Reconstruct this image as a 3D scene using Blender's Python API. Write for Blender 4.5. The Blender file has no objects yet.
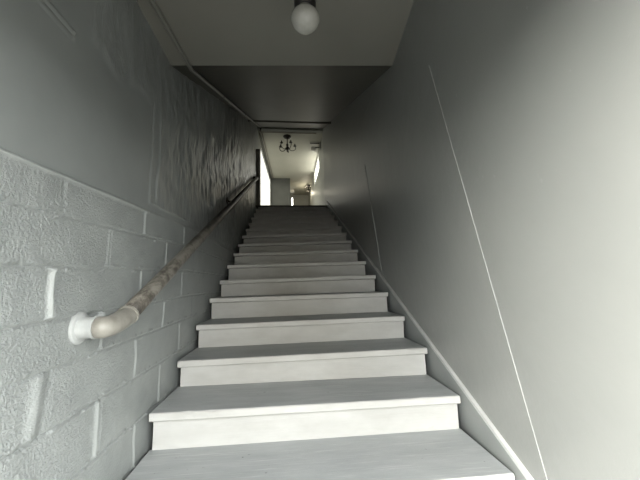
import bpy, bmesh, math, random
import numpy as np
from mathutils import Vector, Matrix

random.seed(4)
rng = np.random.RandomState(7)
sc = bpy.context.scene
col = sc.collection
SKY, GLOW = 14.0, 2.8        # brightness of the overcast sky and of its brightest patch
ZO = 1.447                 # eye height above the entrance floor

# ------------------------------------------------------------------ helpers
def link(name, me, mats, parent=None, smooth=False):
    o = bpy.data.objects.new(name, me)
    col.objects.link(o)
    for m in (mats if isinstance(mats, (list, tuple)) else [mats]):
        me.materials.append(m)
    if smooth:
        for p in me.polygons:
            p.use_smooth = True
    if parent is not None:
        o.parent = parent
        o.matrix_parent_inverse = Matrix.Translation(-parent.location)
    return o

def from_bm(name, bm, mats, parent=None, smooth=False):
    me = bpy.data.meshes.new(name)
    bmesh.ops.recalc_face_normals(bm, faces=bm.faces)
    bm.to_mesh(me); bm.free()
    return link(name, me, mats, parent, smooth)

def thing(name, label, cat, loc, group=None):
    o = bpy.data.objects.new(name, None)
    col.objects.link(o)
    o.location = loc
    o['label'] = label; o['category'] = cat
    if group: o['group'] = group
    return o

def struct(o):
    o['kind'] = 'structure'
    return o

def box_bm(x0, x1, y0, y1, z0, z1, bm=None, bevel=0.0):
    bm = bm or bmesh.new()
    v = [bm.verts.new((x, y, z)) for x in (x0, x1) for y in (y0, y1) for z in (z0, z1)]
    fs = [(0,1,3,2),(4,6,7,5),(0,4,5,1),(2,3,7,6),(0,2,6,4),(1,5,7,3)]
    faces = [bm.faces.new([v[i] for i in f]) for f in fs]
    if bevel:
        es = list({e for f in faces for e in f.edges})
        bmesh.ops.bevel(bm, geom=es, offset=bevel, segments=2, affect='EDGES', profile=0.5)
    return bm

def tube_bm(pts, r, seg=16, bm=None, caps=True):
    """round tube along a list of points; r is a number or one radius per point"""
    bm = bm or bmesh.new()
    pts = [Vector(p) for p in pts]
    rs = r if isinstance(r, (list, tuple)) else [r] * len(pts)
    t0 = (pts[1] - pts[0]).normalized()
    up = Vector((0, 0, 1)) if abs(t0.z) < .9 else Vector((1, 0, 0))
    n = t0.cross(up).normalized()
    rings = []
    for i, p in enumerate(pts):
        if i == 0: t = pts[1] - pts[0]
        elif i == len(pts) - 1: t = pts[-1] - pts[-2]
        else: t = (pts[i+1] - pts[i]).normalized() + (pts[i] - pts[i-1]).normalized()
        t.normalize()
        n = (n - t * n.dot(t)).normalized()
        b = t.cross(n)
        rings.append([bm.verts.new(p + (n * math.cos(a) + b * math.sin(a)) * rs[i])
                      for a in [2 * math.pi * k / seg for k in range(seg)]])
    for a, b in zip(rings, rings[1:]):
        for k in range(seg):
            bm.faces.new((a[k], a[(k+1) % seg], b[(k+1) % seg], b[k]))
    if caps:
        bm.faces.new(rings[0][::-1]); bm.faces.new(rings[-1])
    return bm

def lathe_bm(prof, center, axis='Z', seg=28, bm=None):
    """prof: list of (radius, height) spun round an axis through center"""
    bm = bm or bmesh.new()
    rings = []
    c = Vector(center)
    for r, h in prof:
        ring = []
        for k in range(seg):
            a = 2 * math.pi * k / seg
            if axis == 'Z': q = Vector((r * math.cos(a), r * math.sin(a), h))
            else: q = Vector((h, r * math.cos(a), r * math.sin(a)))
            ring.append(bm.verts.new(c + q))
        rings.append(ring)
    for a, b in zip(rings, rings[1:]):
        for k in range(seg):
            bm.faces.new((a[k], a[(k+1) % seg], b[(k+1) % seg], b[k]))
    bm.faces.new(rings[0][::-1]); bm.faces.new(rings[-1])
    return bm

def bez(p0, p1, p2, n=10):
    p0, p1, p2 = Vector(p0), Vector(p1), Vector(p2)
    return [p0 * (1-t)**2 + p1 * 2*t*(1-t) + p2 * t*t for t in [k / n for k in range(n + 1)]]

# ------------------------------------------------------------------ materials
class NT:
    def __init__(s, name):
        s.m = bpy.data.materials.new(name); s.m.use_nodes = True
        s.n = s.m.node_tree.nodes; s.l = s.m.node_tree.links
        s.b = s.n['Principled BSDF']
        tc = s.n.new('ShaderNodeTexCoord'); s.co = tc.outputs['Object']
    def noise(s, scale, detail=4, rough=.55, stretch=None, dist=0):
        t = s.n.new('ShaderNodeTexNoise')
        t.inputs['Scale'].default_value = scale; t.inputs['Detail'].default_value = detail
        t.inputs['Roughness'].default_value = rough; t.inputs['Distortion'].default_value = dist
        if stretch:
            mp = s.n.new('ShaderNodeMapping'); mp.inputs['Scale'].default_value = stretch
            s.l.new(s.co, mp.inputs['Vector']); s.l.new(mp.outputs[0], t.inputs['Vector'])
        else: s.l.new(s.co, t.inputs['Vector'])
        return t.outputs['Fac']
    def ramp(s, fac, stops):
        r = s.n.new('ShaderNodeValToRGB'); e = r.color_ramp.elements
        while len(e) < len(stops): e.new(.5)
        for k, (p, c) in enumerate(stops):
            e[k].position = p; e[k].color = (*c, 1) if len(c) == 3 else c
        s.l.new(fac, r.inputs[0]); return r.outputs[0]
    def mix(s, fac, a, b):
        m = s.n.new('ShaderNodeMix'); m.data_type = 'RGBA'
        for sock, v in ((m.inputs[0], fac), (m.inputs[6], a), (m.inputs[7], b)):
            if isinstance(v, bpy.types.NodeSocket): s.l.new(v, sock)
            elif isinstance(v, tuple): sock.default_value = (*v, 1)
            else: sock.default_value = v
        return m.outputs[2]
    def math(s, op, a, b):
        m = s.n.new('ShaderNodeMath'); m.operation = op
        for sock, v in ((m.inputs[0], a), (m.inputs[1], b)):
            if isinstance(v, bpy.types.NodeSocket): s.l.new(v, sock)
            else: sock.default_value = v
        return m.outputs[0]
    def attr(s, name):
        a = s.n.new('ShaderNodeAttribute'); a.attribute_name = name; return a.outputs['Fac']
    def bump(s, h, strength, dist, normal=None):
        b = s.n.new('ShaderNodeBump'); b.inputs['Distance'].default_value = dist
        if isinstance(strength, bpy.types.NodeSocket): s.l.new(strength, b.inputs['Strength'])
        else: b.inputs['Strength'].default_value = strength
        s.l.new(h, b.inputs['Height'])
        if normal is not None: s.l.new(normal, b.inputs['Normal'])
        return b.outputs[0]
    def set(s, color=None, rough=None, metal=None, normal=None, spec=None):
        for k, v in (('Base Color', color), ('Roughness', rough), ('Metallic', metal),
                     ('Normal', normal), ('Specular IOR Level', spec)):
            if v is None: continue
            if isinstance(v, bpy.types.NodeSocket): s.l.new(v, s.b.inputs[k])
            elif isinstance(v, tuple): s.b.inputs[k].default_value = (*v, 1)
            else: s.b.inputs[k].default_value = v
        return s.m

WALL = (0.285, 0.300, 0.290)
def mat_left():
    t = NT('painted_block')
    c = t.ramp(t.noise(3.5, 5), [(.3, (.225, .240, .234)), (.7, (.258, .274, .268))])
    c = t.mix(t.attr('block'), c, t.ramp(t.noise(5, 5), [(.3, (.262, .280, .272)), (.7, (.315, .335, .326))]))
    c = t.mix(t.attr('pale'), c, (.39, .41, .40))
    st = t.noise(95, 3, .6); st2 = t.noise(210, 2, .5)
    h = t.math('ADD', st, t.math('MULTIPLY', st2, .35))
    n = t.bump(h, t.attr('stipple'), .0080)
    pl = t.noise(13, 4, .55, (1, 1.0, .45), .6)
    n = t.bump(pl, t.attr('plaster'), .014, n)
    return t.set(c, .36, 0, n, .5)
def mat_right():
    t = NT('painted_panel')
    c = t.ramp(t.noise(1.6, 4), [(.3, (.192, .198, .190)), (.7, (.212, .217, .207))])
    n1 = t.bump(t.noise(7, 3, .5), .12, .03)
    n2 = t.bump(t.noise(160, 2), .10, .003, n1)
    scuff = t.noise(19, 3, .7, (1, 1, .8))
    c = t.mix(t.ramp(scuff, [(.70, (0, 0, 0)), (.75, (.45, .45, .45))]), c, (.28, .285, .27))
    return t.set(c, .40, 0, n2, .5)
def mat_paint(name, a, b, rough=.5, scale=4, bump=.08, bs=60):
    t = NT(name)
    c = t.ramp(t.noise(scale, 5), [(.3, a), (.7, b)])
    return t.set(c, rough, 0, t.bump(t.noise(bs, 3), bump, .004), .4)
def mat_tread():
    t = NT('grey_tread_paint')
    c = t.ramp(t.noise(5, 6, .6, (.6, 2.5, 1)), [(.28, (.335, .352, .354)), (.7, (.42, .438, .438))])
    g = t.noise(9, 7, .65, (.35, 14, 14), .4)
    c = t.mix(t.ramp(g, [(.56, (0, 0, 0)), (.68, (.75, .75, .75))]), c, (.56, .57, .56))
    d = t.noise(30, 3, .5)
    c = t.mix(t.ramp(d, [(.72, (0, 0, 0)), (.76, (.8, .8, .8))]), c, (.10, .10, .09))
    return t.set(c, .5, 0, t.bump(g, .45, .006), .4)
def mat_white():
    t = NT('white_riser_paint')
    c = t.ramp(t.noise(6, 6, .6, (.6, 1, 1.6)), [(.25, (.475, .475, .455)), (.65, (.57, .573, .555))])
    d = t.noise(22, 4, .7, (.5, 1, 2))
    c = t.mix(t.ramp(d, [(.68, (0, 0, 0)), (.75, (.5, .5, .5))]), c, (.42, .41, .37))
    g = t.noise(9, 5, .6, (.4, 10, 10))
    return t.set(c, .5, 0, t.bump(g, .25, .004), .4)
def mat_pipe():
    t = NT('worn_painted_pipe')
    n = t.noise(9, 7, .7, (1, .5, .5), .5)
    c = t.ramp(n, [(.34, (.035, .032, .027)), (.45, (.13, .118, .10)), (.55, (.33, .31, .27)), (.63, (.40, .38, .335)), (.72, (.15, .125, .09))])
    sx = t.n.new('ShaderNodeSeparateXYZ'); t.l.new(t.co, sx.inputs[0])
    mr = t.n.new('ShaderNodeMapRange'); mr.interpolation_type = 'SMOOTHSTEP'
    mr.inputs['From Min'].default_value = 1.5; mr.inputs['From Max'].default_value = 3.4
    mr.inputs['To Max'].default_value = .85
    t.l.new(sx.outputs['Y'], mr.inputs['Value'])
    c = t.mix(mr.outputs[0], c, (.040, .036, .030))          # upper length darkened: shade on the rail put into its colour
    return t.set(c, .42, .25, t.bump(t.noise(60, 4), .2, .004), .5)

M = {}
M['left'] = mat_left(); M['right'] = mat_right()
M['tread'] = mat_tread(); M['white'] = mat_white(); M['pipe'] = mat_pipe()
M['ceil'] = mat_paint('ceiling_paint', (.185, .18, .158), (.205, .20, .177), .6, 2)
M['slope'] = mat_paint('shaded_slope_paint', (.044, .043, .035), (.055, .053, .043), .5, 2)  # near-black: the shade under the slope is put into its base colour
M['hall'] = mat_paint('hall_wall_paint', (.32, .325, .30), (.36, .365, .335), .5, 2)
M['hallceil'] = mat_paint('hall_ceiling_paint', (.40, .395, .335), (.44, .43, .365), .6, 2)
M['floor'] = mat_paint('dark_floor', (.10, .09, .075), (.15, .135, .11), .5, 6)
M['trim'] = mat_paint('trim_paint', (.42, .43, .42), (.49, .50, .485), .45, 8)
M['seam'] = mat_paint('seam_filler', (.26, .27, .26), (.32, .325, .31), .5, 8)
M['skirt'] = mat_paint('skirt_paint', (.20, .212, .208), (.225, .238, .23), .45, 5)
M['elbow'] = mat_paint('beige_elbow_paint', (.20, .19, .165), (.34, .33, .295), .4, 14, .2)
M['flange'] = mat_paint('white_flange_paint', (.37, .385, .38), (.45, .465, .455), .4, 25, .2)
M['conduit'] = mat_paint('conduit_paint', (.155, .155, .138), (.195, .195, .175), .4, 12)
M['black'] = mat_paint('black_bakelite', (.012, .012, .011), (.022, .021, .019), .4, 20)
M['iron'] = mat_paint('dark_bronze', (.018, .015, .012), (.035, .028, .02), .45, 20)
M['frame'] = mat_paint('dark_door_frame', (.22, .20, .165), (.29, .265, .22), .5, 9)
M['pave'] = mat_paint('pavement', (.075, .072, .066), (.10, .096, .09), .85, 1.5)
M['blocker'] = mat_paint('tan_blocker', (.27, .24, .195), (.34, .305, .25), .8, 3)
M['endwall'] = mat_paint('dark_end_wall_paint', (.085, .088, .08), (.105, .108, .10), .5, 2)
M['box'] = mat_paint('white_plastic', (.62, .61, .57), (.70, .69, .65), .45, 10)

def mat_bulb():
    t = NT('frosted_bulb_glass')
    t.set(t.ramp(t.noise(25, 3), [(.3, (.42, .42, .385)), (.7, (.50, .50, .46))]), .07, 0, None, .6)
    t.b.inputs['Subsurface Weight'].default_value = 0.0
    t.b.inputs['Transmission Weight'].default_value = .25
    return t.m
M['bulb'] = mat_bulb()
def mat_pane(name, tint, k):
    m = bpy.data.materials.new(name); m.use_nodes = True
    n = m.node_tree.nodes; l = m.node_tree.links; n.clear()
    out = n.new('ShaderNodeOutputMaterial'); tr = n.new('ShaderNodeBsdfTransparent')
    gl = n.new('ShaderNodeBsdfGlossy'); gl.inputs['Roughness'].default_value = .05
    mx = n.new('ShaderNodeMixShader'); mx.inputs[0].default_value = .05
    tr.inputs['Color'].default_value = (tint[0]*k, tint[1]*k, tint[2]*k, 1)
    l.new(tr.outputs[0], mx.inputs[1]); l.new(gl.outputs[0], mx.inputs[2]); l.new(mx.outputs[0], out.inputs[0])
    return m
M['pane'] = mat_pane('tinted_window_glass', (1, .99, .93), .33)  # tint of both panes set to dim the daylight let in
M['paneB'] = mat_pane('tinted_side_glass', (1, .985, .94), .78)
def mat_emit(name, c, s):
    m = bpy.data.materials.new(name); m.use_nodes = True
    b = m.node_tree.nodes['Principled BSDF']
    b.inputs['Emission Color'].default_value = (*c, 1); b.inputs['Emission Strength'].default_value = s
    return m
M['lit'] = mat_emit('lit_bulb', (1, .88, .65), .8)

# ------------------------------------------------------------------ stair geometry constants
Y0, Z0, RUN, RISE = 1.405, -0.8767 + ZO, 0.40231, 0.19
XL, XR = -0.748, 1.011
WXL = -0.778               # left wall face
PITCH = RISE / RUN
dzL = {0: .015, 1: .019, 2: .001, 3: -.005, 4: 0, 5: -.014, 6: -.011, 7: -.014, 8: -.02, 9: -.018, 10: -.021, 11: -.02, 12: -.013, 13: -.011, 14: -.006}
dzR = {0: -.007, 1: -.003, 2: .001, 3: -.001, 4: .005, 5: .001, 6: .003, 7: .010, 8: .009, 9: .018, 10: .017, 11: .024, 12: .028, 13: .024, 14: .012}
def nosing(i): return Y0 + i * RUN, Z0 + i * RISE
def stair_line(y): return Z0 + (y - Y0) * PITCH
LEAN = ([-2, 1.37, 1.97, 3.22, 7.4, 8.2], [.150, .137, .125, .100, .010, .0])
def wall_r(y, z):
    """the right wall leans in over the lower flight and straightens towards the top"""
    return 1.03 - float(np.interp(y, *LEAN)) * (z - min(max(stair_line(y), 0.0), 1.973 + ZO))
CEIL = 1.512 + ZO
LAND = 1.973 + ZO
YC = 1.968                 # where the flat entrance ceiling ends
HALLZ = 4.2 + ZO
YH = 7.90                  # header over the top of the stairs
def slope_z(y): return CEIL + (y - YC) * PITCH
DOORY = 0.10
def edge_y(x): return YC - .068 * (x - WXL)        # the ceiling break runs slightly askew

# ------------------------------------------------------------------ left wall (blocks + plaster relief)
def vnoise(y, z, fy, fz, seed):
    r = np.random.RandomState(seed); g = r.rand(64, 64)
    a = y * fy + 100; b = z * fz + 100
    i = np.floor(a).astype(int); j = np.floor(b).astype(int)
    u = a - i; v = b - j; u = u*u*(3-2*u); v = v*v*(3-2*v)
    G = lambda p, q: g[p % 64, q % 64]
    return (G(i, j)*(1-u) + G(i+1, j)*u)*(1-v) + (G(i, j+1)*(1-u) + G(i+1, j+1)*u)*v - .5
def sstep(a, b, x):
    t = np.clip((x - a) / (b - a), 0, 1); return t*t*(3-2*t)
def left_wall():
    ys = np.concatenate([np.arange(DOORY, .5, .04), np.arange(.5, 2.5, .0052), np.arange(2.5, 4.6, .009), np.arange(4.6, 8.0, .035), [8.0]])
    zs = np.concatenate([np.arange(-1.447, -1.0, .06), np.arange(-1.0, .52, .005), np.arange(.52, 1.25, .009), np.arange(1.25, 4.5, .035)])
    Y, Z = np.meshgrid(ys, zs, indexing='ij')
    yt = np.clip(Y - 1.3, -.6, 1.2)
    zc = Z - .05 * (Z + .5) * yt + .004 * vnoise(Y, Z, 5, 5, 3)
    courses = [.405, .265, .085, -.095, -.255, -.45, -.67, -.88, -1.09, -1.3]
    yw = Y + .006 * vnoise(Y, Z, 7, 7, 5)
    h = np.zeros_like(Y)
    inblock = sstep(.415, .405, zc)
    soft = .35 + .65 * sstep(2.4, 1.2, Y)
    for k, c in enumerate(courses):
        if k == 0: continue
        w = .55 + .9 * (vnoise(Y, Z, 4, 2, 20 + k) + .5)
        h -= .0060 * w * np.exp(-((zc - c) / .0042)**2)
        h += .0075 * np.exp(-((zc - c - .009) / .005)**2) * sstep(.12, .35, vnoise(Y, Z, 34, 9, 30 + k))
        h += .0075 * np.exp(-((zc - c + .007) / .005)**2) * sstep(.15, .4, vnoise(Y, Z, 38, 9, 40 + k))
    pale = np.zeros_like(Y)
    for k in range(len(courses) - 1):
        top, bot = courses[k], courses[k+1]
        off = 1.10 if k % 2 == 0 else 1.395
        band = sstep(bot, bot + .008, zc) * sstep(top, top - .008, zc)
        for n in range(-4, 12):
            c = off + .6 * n + .02 * ((k * 37 + n * 17) % 5 - 2) / 2
            amp, wid = .0085, .0052
            if (k, n) == (2, 0): amp, wid, c = .015, .008, 1.095
            elif (k, n) == (4, 0): amp, wid, c = .008, .024, 1.068 + .10 * (Z + .37)
            elif (k, n) == (5, 0): amp, wid, c = .008, .012, 1.39
            elif (k, n) == (1, 0): amp, wid, c = .003, .005, 1.39
            elif (k, n) == (0, 0): amp, wid, c = -.003, .004, 1.105
            d = yw - c - .012 * vnoise(Y, Z, 3, 8, 60 + k * 13 + n)*abs(amp)/.006
            pale = np.maximum(pale, (band * sstep(bot + .004, bot + .03, zc) * sstep(top - .002, top - .02, zc) * np.exp(-(d / (wid * 1.1))**2) * ((.35 + .5 * (vnoise(Y, Z, 4, 6, 200 + k) + .5)) if k != 4 or n else .28)) if amp > 0 else 0)
            h += band * (amp * np.exp(-(d / wid)**2) - .004 * np.exp(-((d - 1.9 * wid) / (.7 * wid))**2))
    h *= inblock
    # coarse unevenness of the block faces
    h += inblock * (.004 * vnoise(Y, Z, 9, 9, 11) + .003 * vnoise(Y, Z, 24, 24, 12)) * soft
    # smooth panel above the blocks, close to the entrance
    edge = 1.755 + .012 * vnoise(Y, Z, 2, 5, 77)
    rough_top = sstep(.97, 1.04, Z + .10 * vnoise(Y, Z, 5, 5, 71) - .09 * np.clip(Y - 1.2, 0, 1)) * sstep(1.10, 1.2, Y)
    panel = (1 - inblock) * sstep(edge, edge - .006, Y) * (1 - rough_top)
    plaster = (1 - inblock) * (1 - panel) * sstep(1.1, 1.25, Y)
    low = sstep(.44, .47, zc + .02 * vnoise(Y, Z, 3, 3, 72))      # the plaster starts a little above the last course
    plaster = plaster * low
    soften = .40 + .60 * sstep(1.7, 2.6, Y)
    h += -.008 * (1 - inblock) * (1 - plaster)
    ledge = np.exp(-((zc - .402) / .0055)**2) * sstep(1.76, 1.74, Y)
    h += .008 * ledge
    pale = np.maximum(pale, .75 * ledge)
    lip = np.exp(-((zc - .452 - .012 * vnoise(Y, Z, 6, 2, 140)) / .006)**2) * sstep(1.76, 1.80, Y) * sstep(2.75, 2.65, Y)
    h += .010 * lip
    pale = np.maximum(pale, .55 * lip)
    h -= .014 * sstep(1.285, 1.295, Y) * sstep(1.385, 1.375, Y) * sstep(-.122, -.114, Z) * sstep(-.088, -.096, Z)
    h += plaster * (-.004) + plaster * soften * ( .016 * vnoise(Y, Z, 5, 2.2, 80) + .018 * vnoise(Y, Z, 11, 5, 81) + .012 * vnoise(Y, Z, 24, 12, 82))
    rid = np.exp(-((Y - 1.835 - .05 * vnoise(Y, Z, 1, 5, 90)) / .014)**2) * sstep(.46, .56, Z) * sstep(1.15, 1.0, Z)
    h += .010 * rid
    pale = np.maximum(pale, .35 * rid * sstep(.1, .3, vnoise(Y, Z, 9, 9, 141)))
    h -= .006 * np.exp(-((Y - edge) / .006)**2) * sstep(.42, .5, zc) * sstep(1.2, 1.0, Z)
    for zz, a in ((.928, .006), (.951, .006)):                     # two thick paint runs up on the panel
        h += a * np.exp(-((Z - zz) / .004)**2) * sstep(1.10, 1.085, Y) * sstep(.55, .6, Y)
    h += .006 * np.exp(-((Y - 1.09) / .006)**2) * sstep(.918, .926, Z) * sstep(.96, .952, Z)
    X = WXL + h
    ny, nz = Y.shape
    idx = np.arange(ny * nz).reshape(ny, nz)
    f = np.stack([idx[:-1, :-1], idx[:-1, 1:], idx[1:, 1:], idx[1:, :-1]], -1).reshape(-1, 4)
    yc = Y[:-1, :-1].reshape(-1); zb = Z[:-1, :-1].reshape(-1)
    top = np.where(yc < YC, CEIL - ZO + .12, np.minimum(CEIL - ZO + (yc - YC) * PITCH + .15, 4.6))
    f = f[zb < top]
    me = bpy.data.meshes.new('wall_left')
    V = np.stack([X, Y, Z + ZO], -1).reshape(-1, 3)
    used = np.unique(f); remap = -np.ones(len(V), int); remap[used] = np.arange(len(used))
    me.from_pydata(V[used].tolist(), [], remap[f].tolist())
    pl_ = pale.reshape(-1)[used]
    st = (inblock * (1 - np.clip(pale * 1.9, 0, 1)) * (.20 + .75 * sstep(1.75, 1.1, Y + .35 * vnoise(Y, Z, 2.5, 2.5, 55) - .12 * (Z + .2)))).reshape(-1)[used]
    pa = (plaster * .75).reshape(-1)[used]
    for nm, arr in (('stipple', st), ('plaster', pa), ('pale', pl_), ('block', inblock.reshape(-1)[used])):
        at = me.attributes.new(nm, 'FLOAT', 'POINT'); at.data.foreach_set('value', arr.astype(np.float32))
    o = link('wall_left', me, M['left'], smooth=True)
    return struct(o)
left_wall()

# ------------------------------------------------------------------ right wall (ruled, smooth panels)
def grid_mesh(name, fn, us, vs, mat):
    V = [fn(u, v) for u in us for v in vs]; n = len(vs)
    F = [(i*n+j, (i+1)*n+j, (i+1)*n+j+1, i*n+j+1) for i in range(len(us)-1) for j in range(n-1)]
    me = bpy.data.meshes.new(name); me.from_pydata(V, [], F)
    return link(name, me, mat, smooth=True)
def right_top(y): return CEIL + .1 if y < YC else min(slope_z(y) + .1, HALLZ + .3)
us = list(np.linspace(DOORY, 7.95, 90)); vs = list(np.linspace(0, 1, 36))
struct(grid_mesh('wall_right', lambda y, v: (wall_r(y, v * right_top(y)), y, v * right_top(y)), us, vs, M['right']))

def wall_bead(name, pts, w, t, mat):
    """a thin raised strip lying on the right wall through (y, z) points"""
    bm = bmesh.new(); rings = []
    n = 24
    P = []
    for (a, b) in zip(pts, pts[1:]):
        for k in range(n): P.append((a[0] + (b[0]-a[0])*k/n, a[1] + (b[1]-a[1])*k/n))
    P.append(pts[-1])
    for i, (y, z) in enumerate(P):
        q = P[min(i+1, len(P)-1)]; p = P[max(i-1, 0)]
        dy, dz = q[0]-p[0], q[1]-p[1]; L = math.hypot(dy, dz); ny, nz = -dz/L*w/2, dy/L*w/2
        ring = []
        for (s, dd) in ((-1, 0), (-.6, 1), (.6, 1), (1, 0)):
            yy, zz = y + ny*s, z + nz*s
            ring.append(bm.verts.new((wall_r(yy, zz) - dd*t + (0.002 if dd == 0 else 0), yy, zz)))
        rings.append(ring)
    for a, b in zip(rings, rings[1:]):
        for k in range(3): bm.faces.new((a[k], a[k+1], b[k+1], b[k]))
    bm.faces.new(rings[0]); bm.faces.new(rings[-1])
    return struct(from_bm(name, bm, mat))
wall_bead('trim_2', [(1.188, -.93 + ZO), (1.205, -.804 + ZO), (1.366, 1.12 + ZO)], .0045, .0035, M['seam'])
wall_bead('trim_3', [(3.20, .10 + ZO), (3.22, 1.33 + ZO)], .015, .005, M['seam'])
wall_bead('trim_4', [(2.44, 1.685 + ZO), (3.30, 1.822 + ZO)], .006, .003, M['seam'])

# skirt board with the pale strip on its top edge, following the flight
def raked(name, off0, off1, x0f, x1f, ya, yb, mat):
    bm = bmesh.new(); rings = []
    for k in range(61):
        y = ya + (yb - ya) * k / 60
        z = stair_line(y) + .004 * max(0, y - 2.2)
        a, b = z + off0, z + off1
        rings.append([bm.verts.new(c) for c in ((x0f(y, a), y, a), (x1f(y, a), y, a), (x1f(y, b), y, b), (x0f(y, b), y, b))])
    for p, q in zip(rings, rings[1:]):
        for k in range(4): bm.faces.new((p[k], p[(k+1) % 4], q[(k+1) % 4], q[k]))
    bm.faces.new(rings[0]); bm.faces.new(rings[-1])
    return struct(from_bm(name, bm, mat))
raked('baseboard_right', -.30, .066, lambda y, z: wall_r(y, z) - .009, lambda y, z: wall_r(y, z) + .004, .45, 7.42, M['skirt'])
raked('trim_1', .064, .088, lambda y, z: wall_r(y, z) - .021, lambda y, z: wall_r(y, z) + .004, .45, 7.42, M['trim'])

# ------------------------------------------------------------------ floors, ceilings, front wall
def plate(name, x0, x1, y0, y1, z0, z1, mat): return struct(from_bm(name, box_bm(x0, x1, y0, y1, z0, z1), mat))
plate('floor', -.95, 1.25, DOORY - .1, 8.0, -.12, 0, M['floor'])
def prism_x(name, x0, x1, prof, mat):
    bm = bmesh.new()
    a = [bm.verts.new((x0, y, z)) for y, z in prof]; b = [bm.verts.new((x1, y, z)) for y, z in prof]
    n = len(prof)
    for k in range(n): bm.faces.new((a[k], a[(k+1) % n], b[(k+1) % n], b[k]))
    bm.faces.new(a[::-1]); bm.faces.new(b)
    return struct(from_bm(name, bm, mat))
def prism_skew(name, prof0, prof1, mat):
    bm = bmesh.new()
    a = [bm.verts.new((-.95, y, z)) for y, z in prof0]; b = [bm.verts.new((1.3, y, z)) for y, z in prof1]
    n = len(a)
    for k in range(n): bm.faces.new((a[k], a[(k+1) % n], b[(k+1) % n], b[k]))
    bm.faces.new(a[::-1]); bm.faces.new(b)
    return struct(from_bm(name, bm, mat))
def flat_prof(e): return [(DOORY - .12, CEIL), (e, CEIL), (e, CEIL + .1), (DOORY - .12, CEIL + .1)]
def slope_prof(e): return [(e, CEIL), (YH - .12, slope_z(YH - .12)), (YH - .12, slope_z(YH) + .3), (e, CEIL + .12)]
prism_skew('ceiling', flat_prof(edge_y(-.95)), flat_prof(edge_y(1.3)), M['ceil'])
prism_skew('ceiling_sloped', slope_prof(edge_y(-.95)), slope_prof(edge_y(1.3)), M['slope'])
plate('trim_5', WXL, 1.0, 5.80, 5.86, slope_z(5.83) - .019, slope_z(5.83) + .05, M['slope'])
plate('trim_6', -.95, 1.2, YH - .12, YH, HALLZ - .005, slope_z(YH) + .25, M['hall'])        # header beam
# entrance wall with its open doorway (behind the viewer)
DX0, DX1, DTOP = -.765, .95, 2.20
plate('wall_front', -.95, DX0, DOORY - .12, DOORY, 0, CEIL + .1, M['hall'])
plate('wall_front.001', DX1, 1.35, DOORY - .12, DOORY, 0, CEIL + .1, M['hall'])
plate('wall_front.002', DX0, DX1, DOORY - .12, DOORY, DTOP, CEIL + .1, M['hall'])
plate('exterior_ground', -30, 30, -40, DOORY - .12, -.25, -.10, M['pave'])
plate('sky_blocker', -3.0, 3.0, -16, -10, -.2, 7.5, M['blocker'])  # unseen block added outside to cut the sky light on the upper steps
plate('wall_under_landing', -.95, 1.3, 7.62, 7.74, -.1, LAND - .02, M['hall'])

# ------------------------------------------------------------------ staircase
st = thing('staircase', 'straight wooden staircase with grey treads and white risers climbing between the walls', 'staircase', (0, Y0 - 2*RUN, 0))
def tread(i):
    y, z = nosing(i); zl = dzL.get(i, 0); zr = dzR.get(i, 0)
    bm = bmesh.new(); n = 44; th = .043; back = RUN + .034
    r = np.random.RandomState(100 + i)
    wob = np.convolve(r.randn(n + 9), np.ones(6)/6, 'same')[:n+1] * .0022
    chips = {k: r.uniform(.002, .006) for k in r.randint(1, n, 3)}
    rings = []
    for k in range(n + 1):
        f = k / n; x = XL + (XR - XL) * f + (r.uniform(-.002, .002) if k in (0, n) else 0)
        zz = z + zl + (zr - zl) * f; w = wob[k]; c = chips.get(k, 0)
        prof = [(y + .006 + w + c, zz), (y + w + c*.3, zz - .005 - c), (y + w, zz - th + .005), (y + .004 + w, zz - th), (y + back, zz - th), (y + back, zz)]
        rings.append([bm.verts.new((x, a, b)) for a, b in prof])
    for a, b in zip(rings, rings[1:]):
        for k in range(6):
            fc = bm.faces.new((a[k], a[(k+1) % 6], b[(k+1) % 6], b[k]))
            fc.material_index = 0 if k == 5 else 1
    for ring in (rings[0], rings[-1]): bm.faces.new(ring).material_index = 1
    from_bm('tread', bm, [M['tread'], M['white']], st)
def riser(i):
    y, z = nosing(i); y += .030; zl = dzL.get(i, 0); zr = dzR.get(i, 0)
    pl = dzL.get(i-1, 0); pr = dzR.get(i-1, 0)
    top = -.0475 if i < 15 else -.03
    r = np.random.RandomState(300 + i)
    bm = bmesh.new(); n = 24; a = XL + .012; b = XR - .007 + r.uniform(-.004, .004); rings = []
    for k in range(n + 1):
        f = k / n; x = a + (b - a) * f; w = r.uniform(-.0006, .0006)
        bot = z - RISE + (pl + (pr - pl) * f if i > -2 else 0)
        rag = r.uniform(-.004, .004) if k == n else 0
        t = z + top + zl + (zr - zl) * f
        rings.append([bm.verts.new(c) for c in ((x, y + w, bot), (x + rag, y + w, t), (x + rag, y + .02, t), (x, y + .02, bot))])
    for p, q in zip(rings, rings[1:]):
        for k in range(4): bm.faces.new((p[k], p[(k+1) % 4], q[(k+1) % 4], q[k]))
    bm.faces.new(rings[0]); bm.faces.new(rings[-1])
    from_bm('riser', bm, M['white'], st)
for i in range(0, 15): tread(i)
for i in (-2, -1): tread(i)
for i in range(-2, 16): riser(i)

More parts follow.
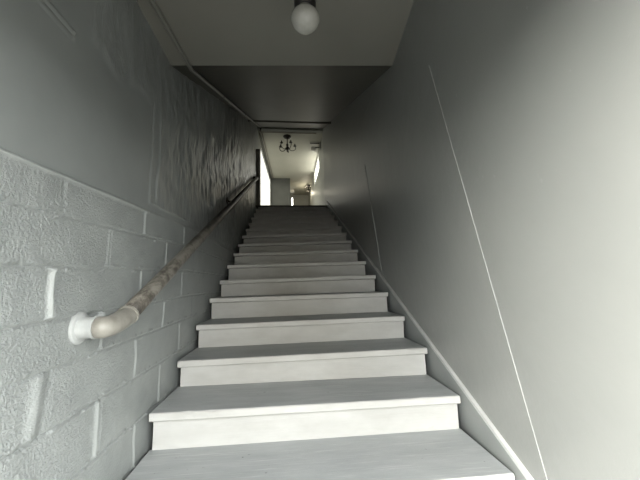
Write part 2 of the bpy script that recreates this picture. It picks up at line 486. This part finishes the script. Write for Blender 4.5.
# ------------------------------------------------------------------ upper hall
Y15 = nosing(15)[0]
plate('floor.001', -.95, 1.35, Y15, 14.2, LAND - .03, LAND, M['floor'])
def plan_slab(name, pts, z0, z1, mat):
    bm = bmesh.new()
    a = [bm.verts.new((x, y, z0)) for x, y in pts]; b = [bm.verts.new((x, y, z1)) for x, y in pts]
    n = len(pts)
    for k in range(n): bm.faces.new((a[k], a[(k+1) % n], b[(k+1) % n], b[k]))
    bm.faces.new(a[::-1]); bm.faces.new(b)
    return struct(from_bm(name, bm, mat))
plan_slab('ceiling.001', [(-.815, YH), (1.075, YH), (1.075, 14.2), (-.05, 14.2), (-.05, 11.85), (-.662, 11.85), (-.662, 11.65)], HALLZ, HALLZ + .1, M['hallceil'])
# left hall wall: frames a tall side opening with daylight, drawn slightly in towards the end wall
def slab_path(name, p, q, z0, z1, t, mat):
    """vertical slab from plan point p to q, thickness t away from the hall"""
    (x0, y0), (x1, y1) = p, q
    L = math.hypot(x1-x0, y1-y0); nx, ny = -(y1-y0)/L*t, (x1-x0)/L*t
    bm = bmesh.new()
    pts = [(x0, y0), (x1, y1), (x1+nx, y1+ny), (x0+nx, y0+ny)]
    a = [bm.verts.new((x, y, z0)) for x, y in pts]; b = [bm.verts.new((x, y, z1)) for x, y in pts]
    for k in range(4): bm.faces.new((a[k], a[(k+1) % 4], b[(k+1) % 4], b[k]))
    bm.faces.new(a[::-1]); bm.faces.new(b)
    return from_bm(name, bm, mat)
A, B = (-.790, 7.9), (-.640, 11.65)
def on_left(t): return (A[0] + (B[0]-A[0])*t, A[1] + (B[1]-A[1])*t)
T1, T2 = .17, .985
WZ0, WZ1 = LAND + .02, HALLZ - .10
struct(slab_path('wall_hall_left', A, on_left(T1), LAND - .1, HALLZ + .1, .14, M['hall']))
struct(slab_path('wall_hall_left.001', on_left(T2), B, LAND - .1, HALLZ + .1, .03, M['hall']))
struct(slab_path('wall_hall_left.002', on_left(T1), on_left(T2), WZ1, HALLZ + .1, .04, M['hall']))
struct(slab_path('wall_hall_left.003', on_left(T1), on_left(T2), LAND - .1, WZ0, .14, M['hall']))
def shift(p, d): return (p[0] + d, p[1])
struct(slab_path('window_1', shift(on_left(T1), -.004), shift(on_left(T2), -.004), WZ0, WZ1, .008, M['pane']))
# dark post that ends the stair wall
plate('trim_7', WXL - .06, WXL + .088, 7.50, 7.62, LAND - .02, LAND + 1.52, M['frame'])
# right hall wall with its narrow window
RX = 1.03
RW = (9.2, 10.9, 3.66 + ZO, 4.15 + ZO)
plate('wall_hall_right', RX, RX + .14, 7.9, RW[0], LAND - .1, HALLZ + .1, M['hall'])
plate('wall_hall_right.001', RX, RX + .04, RW[1], 14.1, LAND - .1, HALLZ + .1, M['hall'])
plate('wall_hall_right.002', RX, RX + .14, RW[0], RW[1], LAND - .1, RW[2], M['hall'])
plate('wall_hall_right.003', RX, RX + .05, RW[0], RW[1], RW[3], HALLZ + .1, M['hall'])
plate('window_2', RX + .004, RX + .010, RW[0], RW[1], RW[2], RW[3], M['paneB'])
# end walls
plate('wall_end', -.665, .122, 11.65, 11.8, LAND - .1, HALLZ + .1, M['endwall'])
plate('wall_passage', -.03, .122, 11.8, 14.05, LAND - .1, HALLZ + .1, M['hall'])
plate('wall_back', .27, 1.3, 13.9, 14.05, LAND - .1, HALLZ + .1, M['hall'])
plate('wall_back.001', .10, .205, 13.9, 14.05, LAND - .1, HALLZ + .1, M['hall'])
plate('wall_back.002', .205, .27, 13.9, 14.05, HALLZ - .12, HALLZ + .1, M['hall'])
plate('window_3', .205, .27, 13.91, 13.92, LAND - .02, HALLZ - .12, M['paneB'])
# door leaf beside the pale casing on the back wall
d = from_bm('door_1', box_bm(.275, 1.0, 13.87, 13.90, LAND + .005, LAND + 2.0), M['hall']); struct(d)

# ------------------------------------------------------------------ handrail
def P(x, y, z): return (x, y, z + ZO)
hr = thing('handrail', 'worn painted pipe handrail sloping up the block wall on the left', 'handrail', P(-.778, 1.24, -.14))
HX = -.690
hp0 = Vector(P(HX, 1.40, -.117)); hp1 = Vector(P(HX, 6.74, 2.425))
from_bm('pipe', tube_bm([hp0 + (hp1-hp0)*k/30 for k in range(31)], .038, 22), M['pipe'], hr, True)
elbow = [Vector(P(-.722, 1.24, -.141))] + bez(P(-.705, 1.24, -.141), P(-.672, 1.245, -.150), hp0, 12)[1:] + [hp0 + (hp1-hp0).normalized()*.012]
from_bm('elbow', tube_bm(elbow, .040, 20), M['elbow'], hr, True)
dirv = (hp1-hp0).normalized()
from_bm('collar', tube_bm([hp0 + dirv*.004, hp0 + dirv*.014], .0445, 20), M['elbow'], hr)
fl = from_bm('wall_flange', lathe_bm([(.012, -.006), (.058, -.006), (.058, .005), (.052, .010), (.042, .013), (.039, .040), (.039, .060), (.030, .061)], P(WXL, 1.24, -.141), 'X'), M['flange'], hr)
fl['label'] = 'white round wall flange'
from_bm('collar', lathe_bm([(.030, .058), (.043, .058), (.043, .066), (.030, .066)], P(WXL, 1.24, -.141), 'X'), M['flange'], hr)
ue = bez(hp1 - dirv*.01, P(HX, 6.83, 2.468), P(-.775, 6.86, 2.475), 10)
from_bm('elbow', tube_bm(ue, .038, 18), M['pipe'], hr, True)
from_bm('wall_flange', lathe_bm([(.01, -.006), (.058, -.006), (.058, .006), (.04, .014), (.034, .014)], P(WXL, 6.86, 2.475), 'X'), M['iron'], hr)
by = 3.9; bz = -.117 + (by - 1.40) * (2.425 + .117) / 5.34
br = from_bm('wall_bracket', tube_bm([P(WXL, by, bz + .02)] + bez(P(-.74, by, bz + .01), P(HX, by, bz - .05), P(HX, by, bz - .03), 6), .013, 10), M['iron'], hr)
from_bm('bracket_plate', lathe_bm([(.005, -.004), (.05, -.004), (.05, .006), (.02, .012)], P(WXL, by, bz + .02), 'X', 18), M['iron'], br)

# ------------------------------------------------------------------ conduits along the ceiling
def clip(y, z, x, par, horizontal=True):
    from_bm('strap', box_bm(x - .03, x + .03, y - .012, y + .012, z - .004, z + .006, bevel=.002), M['conduit'], par)
cd = thing('ceiling_conduit', 'long grey pipe running up the left edge of the stair ceiling', 'pipe', (-.69, 1.9, CEIL))
cr = .0135
path = [Vector((-.735, y, CEIL - cr)) for y in np.linspace(DOORY, 1.0, 5)]
path += [Vector((-.735 + .077 * t, 1.0 + .93*t, CEIL - cr)) for t in np.linspace(.15, 1, 6)]
path += [Vector((-.657, YC + .03, slope_z(YC + .03) - cr - .006))]
path += [Vector((-.657 - .035 * t, YC + .03 + (YH - .17 - YC) * t, slope_z(YC + .03 + (YH - .17 - YC) * t) - cr - .003 - .012*math.sin(math.pi*t))) for t in np.linspace(.03, 1, 24)]
from_bm('pipe', tube_bm(path, cr, 12), M['conduit'], cd, True)
for y in (1.25, 3.0, 4.6, 6.2):
    if y < YC:
        x, z = -.715, CEIL - .025
    else:
        t = (y - YC - .03) / (YH - .17 - YC); x, z = -.657 - .035*t, slope_z(y) - .03
    clip(y, z, x, cd)
xe = -.692
drop = [path[-1], Vector((xe, YH - .14, HALLZ + .0)), Vector((xe - .02, YH - .06, HALLZ - .03))]
from_bm('drop_bend', tube_bm(drop, .022, 12), M['iron'], cd, True)
c2 = thing('header_conduit', 'dark pipe crossing the header from the left corner to the chandelier', 'pipe', (-.6, YH - .05, HALLZ))
from_bm('pipe', tube_bm([(xe - .02 + (1.55 * k / 12), YH + .02, HALLZ - .016) for k in range(13)], .012, 12), M['frame'], c2, True)
c3 = thing('hall_conduit', 'pale thin pipe running back along the left edge of the hall ceiling', 'pipe', (-.72, 8.4, HALLZ))
from_bm('pipe', tube_bm([(-.735 + .128*k/10, YH + .08 + 3.6*k/10, HALLZ - .018) for k in range(11)], .016, 12), M['conduit'], c3, True)
c4 = thing('hall_conduit', 'dark pipe beside the pale one on the left edge of the hall ceiling', 'pipe', (-.66, 8.4, HALLZ))
from_bm('pipe', tube_bm([(-.675 + .125*k/10, YH + .08 + 3.6*k/10, HALLZ - .020) for k in range(11)], .013, 12), M['frame'], c4, True)

# ------------------------------------------------------------------ bare bulb over the foot of the stairs
BX, BY = .092, 1.2
bl = thing('bulb_light', 'bare frosted bulb in a black lampholder hanging under the entrance ceiling', 'ceiling light', (BX, BY, CEIL))
from_bm('ceiling_rose', lathe_bm([(.075, 0), (.075, -.012), (.05, -.03), (.03, -.034)], (BX, BY, CEIL)), M['black'], bl, True)
from_bm('lampholder', lathe_bm([(.030, -.02), (.034, -.06), (.038, -.16), (.050, -.165), (.050, -.262), (.044, -.270), (.038, -.278), (.02, -.278)], (BX, BY, CEIL)), M['black'], bl, True)
bz0 = 1.133 + ZO
prof = [(.001, 0), (.021, .002), (.040, .009), (.055, .022), (.0635, .038), (.0655, .052), (.062, .066), (.053, .079), (.043, .090), (.036, .100), (.034, .112)]
from_bm('bulb', lathe_bm(prof, (BX, BY, bz0), seg=32), M['bulb'], bl, True)

# ------------------------------------------------------------------ chandeliers
def chandelier(root, x, y, ztop, drop, R, n, rot, lit):
    def add(name, bm, mat, par=root): return from_bm(name, bm, mat, par, True)
    add('canopy', lathe_bm([(.115, 0), (.115, -.02), (.09, -.05), (.04, -.075), (.02, -.08)], (x, y, ztop), seg=20), M['iron'])
    add('stem', tube_bm([(x, y, ztop - .07), (x, y, ztop - drop)], .013, 10), M['iron'])
    add('body', lathe_bm([(.012, .14), (.03, .12), (.04, .09), (.022, .06), (.03, .03), (.058, 0), (.05, -.03), (.022, -.06), (.012, -.09), (.02, -.105), (.002, -.12)], (x, y, ztop - drop), seg=16), M['iron'])
    for k in range(n):
        a = rot + 2*math.pi*k/n; c, s = math.cos(a), math.sin(a)
        q = lambda r, z: Vector((x + r*c, y + r*s, ztop - drop + z))
        pts = bez(q(.03, .0), q(R*.55, -.12), q(R*.95, -.02), 8) + bez(q(R*.95, -.02), q(R*1.12, .05), q(R*.92, .075), 5)[1:]
        arm = add('arm', tube_bm(pts, .009, 8), M['iron'])
        e = q(R*.92, .075)
        from_bm('drip_pan', lathe_bm([(.008, -.01), (.045, 0), (.048, .01), (.014, .014)], e, seg=14), M['iron'], arm, True)
        from_bm('candle_bulb' if lit else 'candle_cup', lathe_bm([(.014, .012), (.02, .03), (.016, .06), (.003, .085)], e, seg=12), M['lit'] if lit else M['iron'], arm, True)
ch = thing('chandelier', 'dark iron chandelier with curled arms hanging at the top of the stairs', 'chandelier', (.02, 8.16, HALLZ))
chandelier(ch, .02, 8.16, HALLZ, .36, .24, 5, .15, False)
cf = thing('chandelier', 'small dark chandelier hanging in the far passage', 'chandelier', (.88, 12.5, HALLZ))
chandelier(cf, .92, 12.5, HALLZ, .20, .15, 5, .3, True)

# boxy fixture above the narrow window on the right
fx = thing('wall_fixture', 'small boxy fixture on a bracket above the bright narrow right window', 'light fixture', P(1.03, 8.5, 4.1))
from_bm('back_plate', box_bm(.985, 1.03, 8.44, 8.56, 3.98 + ZO, HALLZ - .01, bevel=.006), M['hall'], fx)
from_bm('arm', box_bm(.70, .99, 8.47, 8.51, 4.155 + ZO, 4.18 + ZO, bevel=.004), M['iron'], fx)
from_bm('arm', box_bm(.78, .99, 8.49, 8.52, 4.03 + ZO, 4.06 + ZO, bevel=.004), M['iron'], fx)
from_bm('shade', lathe_bm([(.03, .06), (.065, .03), (.07, -.04), (.05, -.05)], P(.80, 8.5, 4.0), seg=16), M['box'], fx, True)

# small white box on the passage corner
wb = from_bm('wall_box', box_bm(.122, .30, 12.72, 12.80, 3.98 + ZO, 4.09 + ZO, bevel=.008), M['box'])
wb['label'] = 'small white box on the corner of the far passage wall'; wb['category'] = 'box'

# ------------------------------------------------------------------ light
w = bpy.data.worlds.new('World'); sc.world = w; w.use_nodes = True
wn = w.node_tree.nodes; wl = w.node_tree.links
bg = wn['Background']
tc = wn.new('ShaderNodeTexCoord'); sep = wn.new('ShaderNodeSeparateXYZ')
rp = wn.new('ShaderNodeValToRGB')
wl.new(tc.outputs['Generated'], sep.inputs[0]); wl.new(sep.outputs['Z'], rp.inputs[0])
e = rp.color_ramp.elements
e[0].position = 0.0; e[0].color = (.86, .87, .855, 1); e[1].position = .7; e[1].color = (.98, 1.0, 1.0, 1)
# a brighter, slightly warm patch of cloud low in the sky where the sun sits
SUN = Vector((-.84, -.53, .31)).normalized()
dt = wn.new('ShaderNodeVectorMath'); dt.operation = 'DOT_PRODUCT'; dt.inputs[1].default_value = SUN
wl.new(tc.outputs['Generated'], dt.inputs[0])
mr = wn.new('ShaderNodeMapRange'); mr.interpolation_type = 'SMOOTHSTEP'
mr.inputs['From Min'].default_value = .88; mr.inputs['From Max'].default_value = 1.0
mr.inputs['To Min'].default_value = 0; mr.inputs['To Max'].default_value = GLOW
wl.new(dt.outputs['Value'], mr.inputs['Value'])
sc2 = wn.new('ShaderNodeVectorMath'); sc2.operation = 'SCALE'; sc2.inputs[0].default_value = (1, .97, .88)
wl.new(mr.outputs[0], sc2.inputs['Scale'])
ad = wn.new('ShaderNodeVectorMath'); ad.operation = 'ADD'
wl.new(rp.outputs[0], ad.inputs[0]); wl.new(sc2.outputs[0], ad.inputs[1]); wl.new(ad.outputs[0], bg.inputs['Color'])
bg.inputs['Strength'].default_value = SKY

def portal(name, loc, rot, sx, sy):
    l = bpy.data.lights.new(name, 'AREA'); l.shape = 'RECTANGLE'; l.size = sx; l.size_y = sy
    l.cycles.is_portal = True
    o = bpy.data.objects.new(name, l); col.objects.link(o); o.location = loc; o.rotation_euler = rot
portal('door_portal', ((DX0+DX1)/2, DOORY - .13, DTOP/2), (math.radians(90), 0, 0), DX1-DX0, DTOP)
lm = on_left((T1+T2)/2)
portal('window_portal', (lm[0] - .16, lm[1], (WZ0+WZ1)/2), (0, math.radians(-90), 0), WZ1-WZ0, (T2-T1)*3.75)
portal('side_portal', (RX + .15, (RW[0]+RW[1])/2, (RW[2]+RW[3])/2), (0, math.radians(90), 0), RW[3]-RW[2], RW[1]-RW[0])
pl = bpy.data.lights.new('passage_lamp', 'POINT'); pl.energy = 9; pl.color = (1, .9, .7); pl.shadow_soft_size = .06
po = bpy.data.objects.new('passage_lamp', pl); col.objects.link(po); po.location = (.80, 12.5, HALLZ - .34)

# ------------------------------------------------------------------ camera
cam = bpy.data.cameras.new('Camera'); cam.sensor_width = 36; cam.lens = 300 / 640 * 36
cam.clip_start = .02
co = bpy.data.objects.new('Camera', cam); col.objects.link(co)
R = Matrix(((0.994185, 0.012533, -0.106949), (-0.104048, -0.144024, -0.984089), (-0.027737, 0.989495, -0.141882)))
co.matrix_world = Matrix.Translation((0, 0, ZO)) @ R.to_4x4()
sc.camera = co
vs_ = sc.view_settings
vs_.view_transform = 'Standard'; vs_.look = 'None'; vs_.gamma = 1; vs_.use_curve_mapping = False
vs_.exposure = 0.06
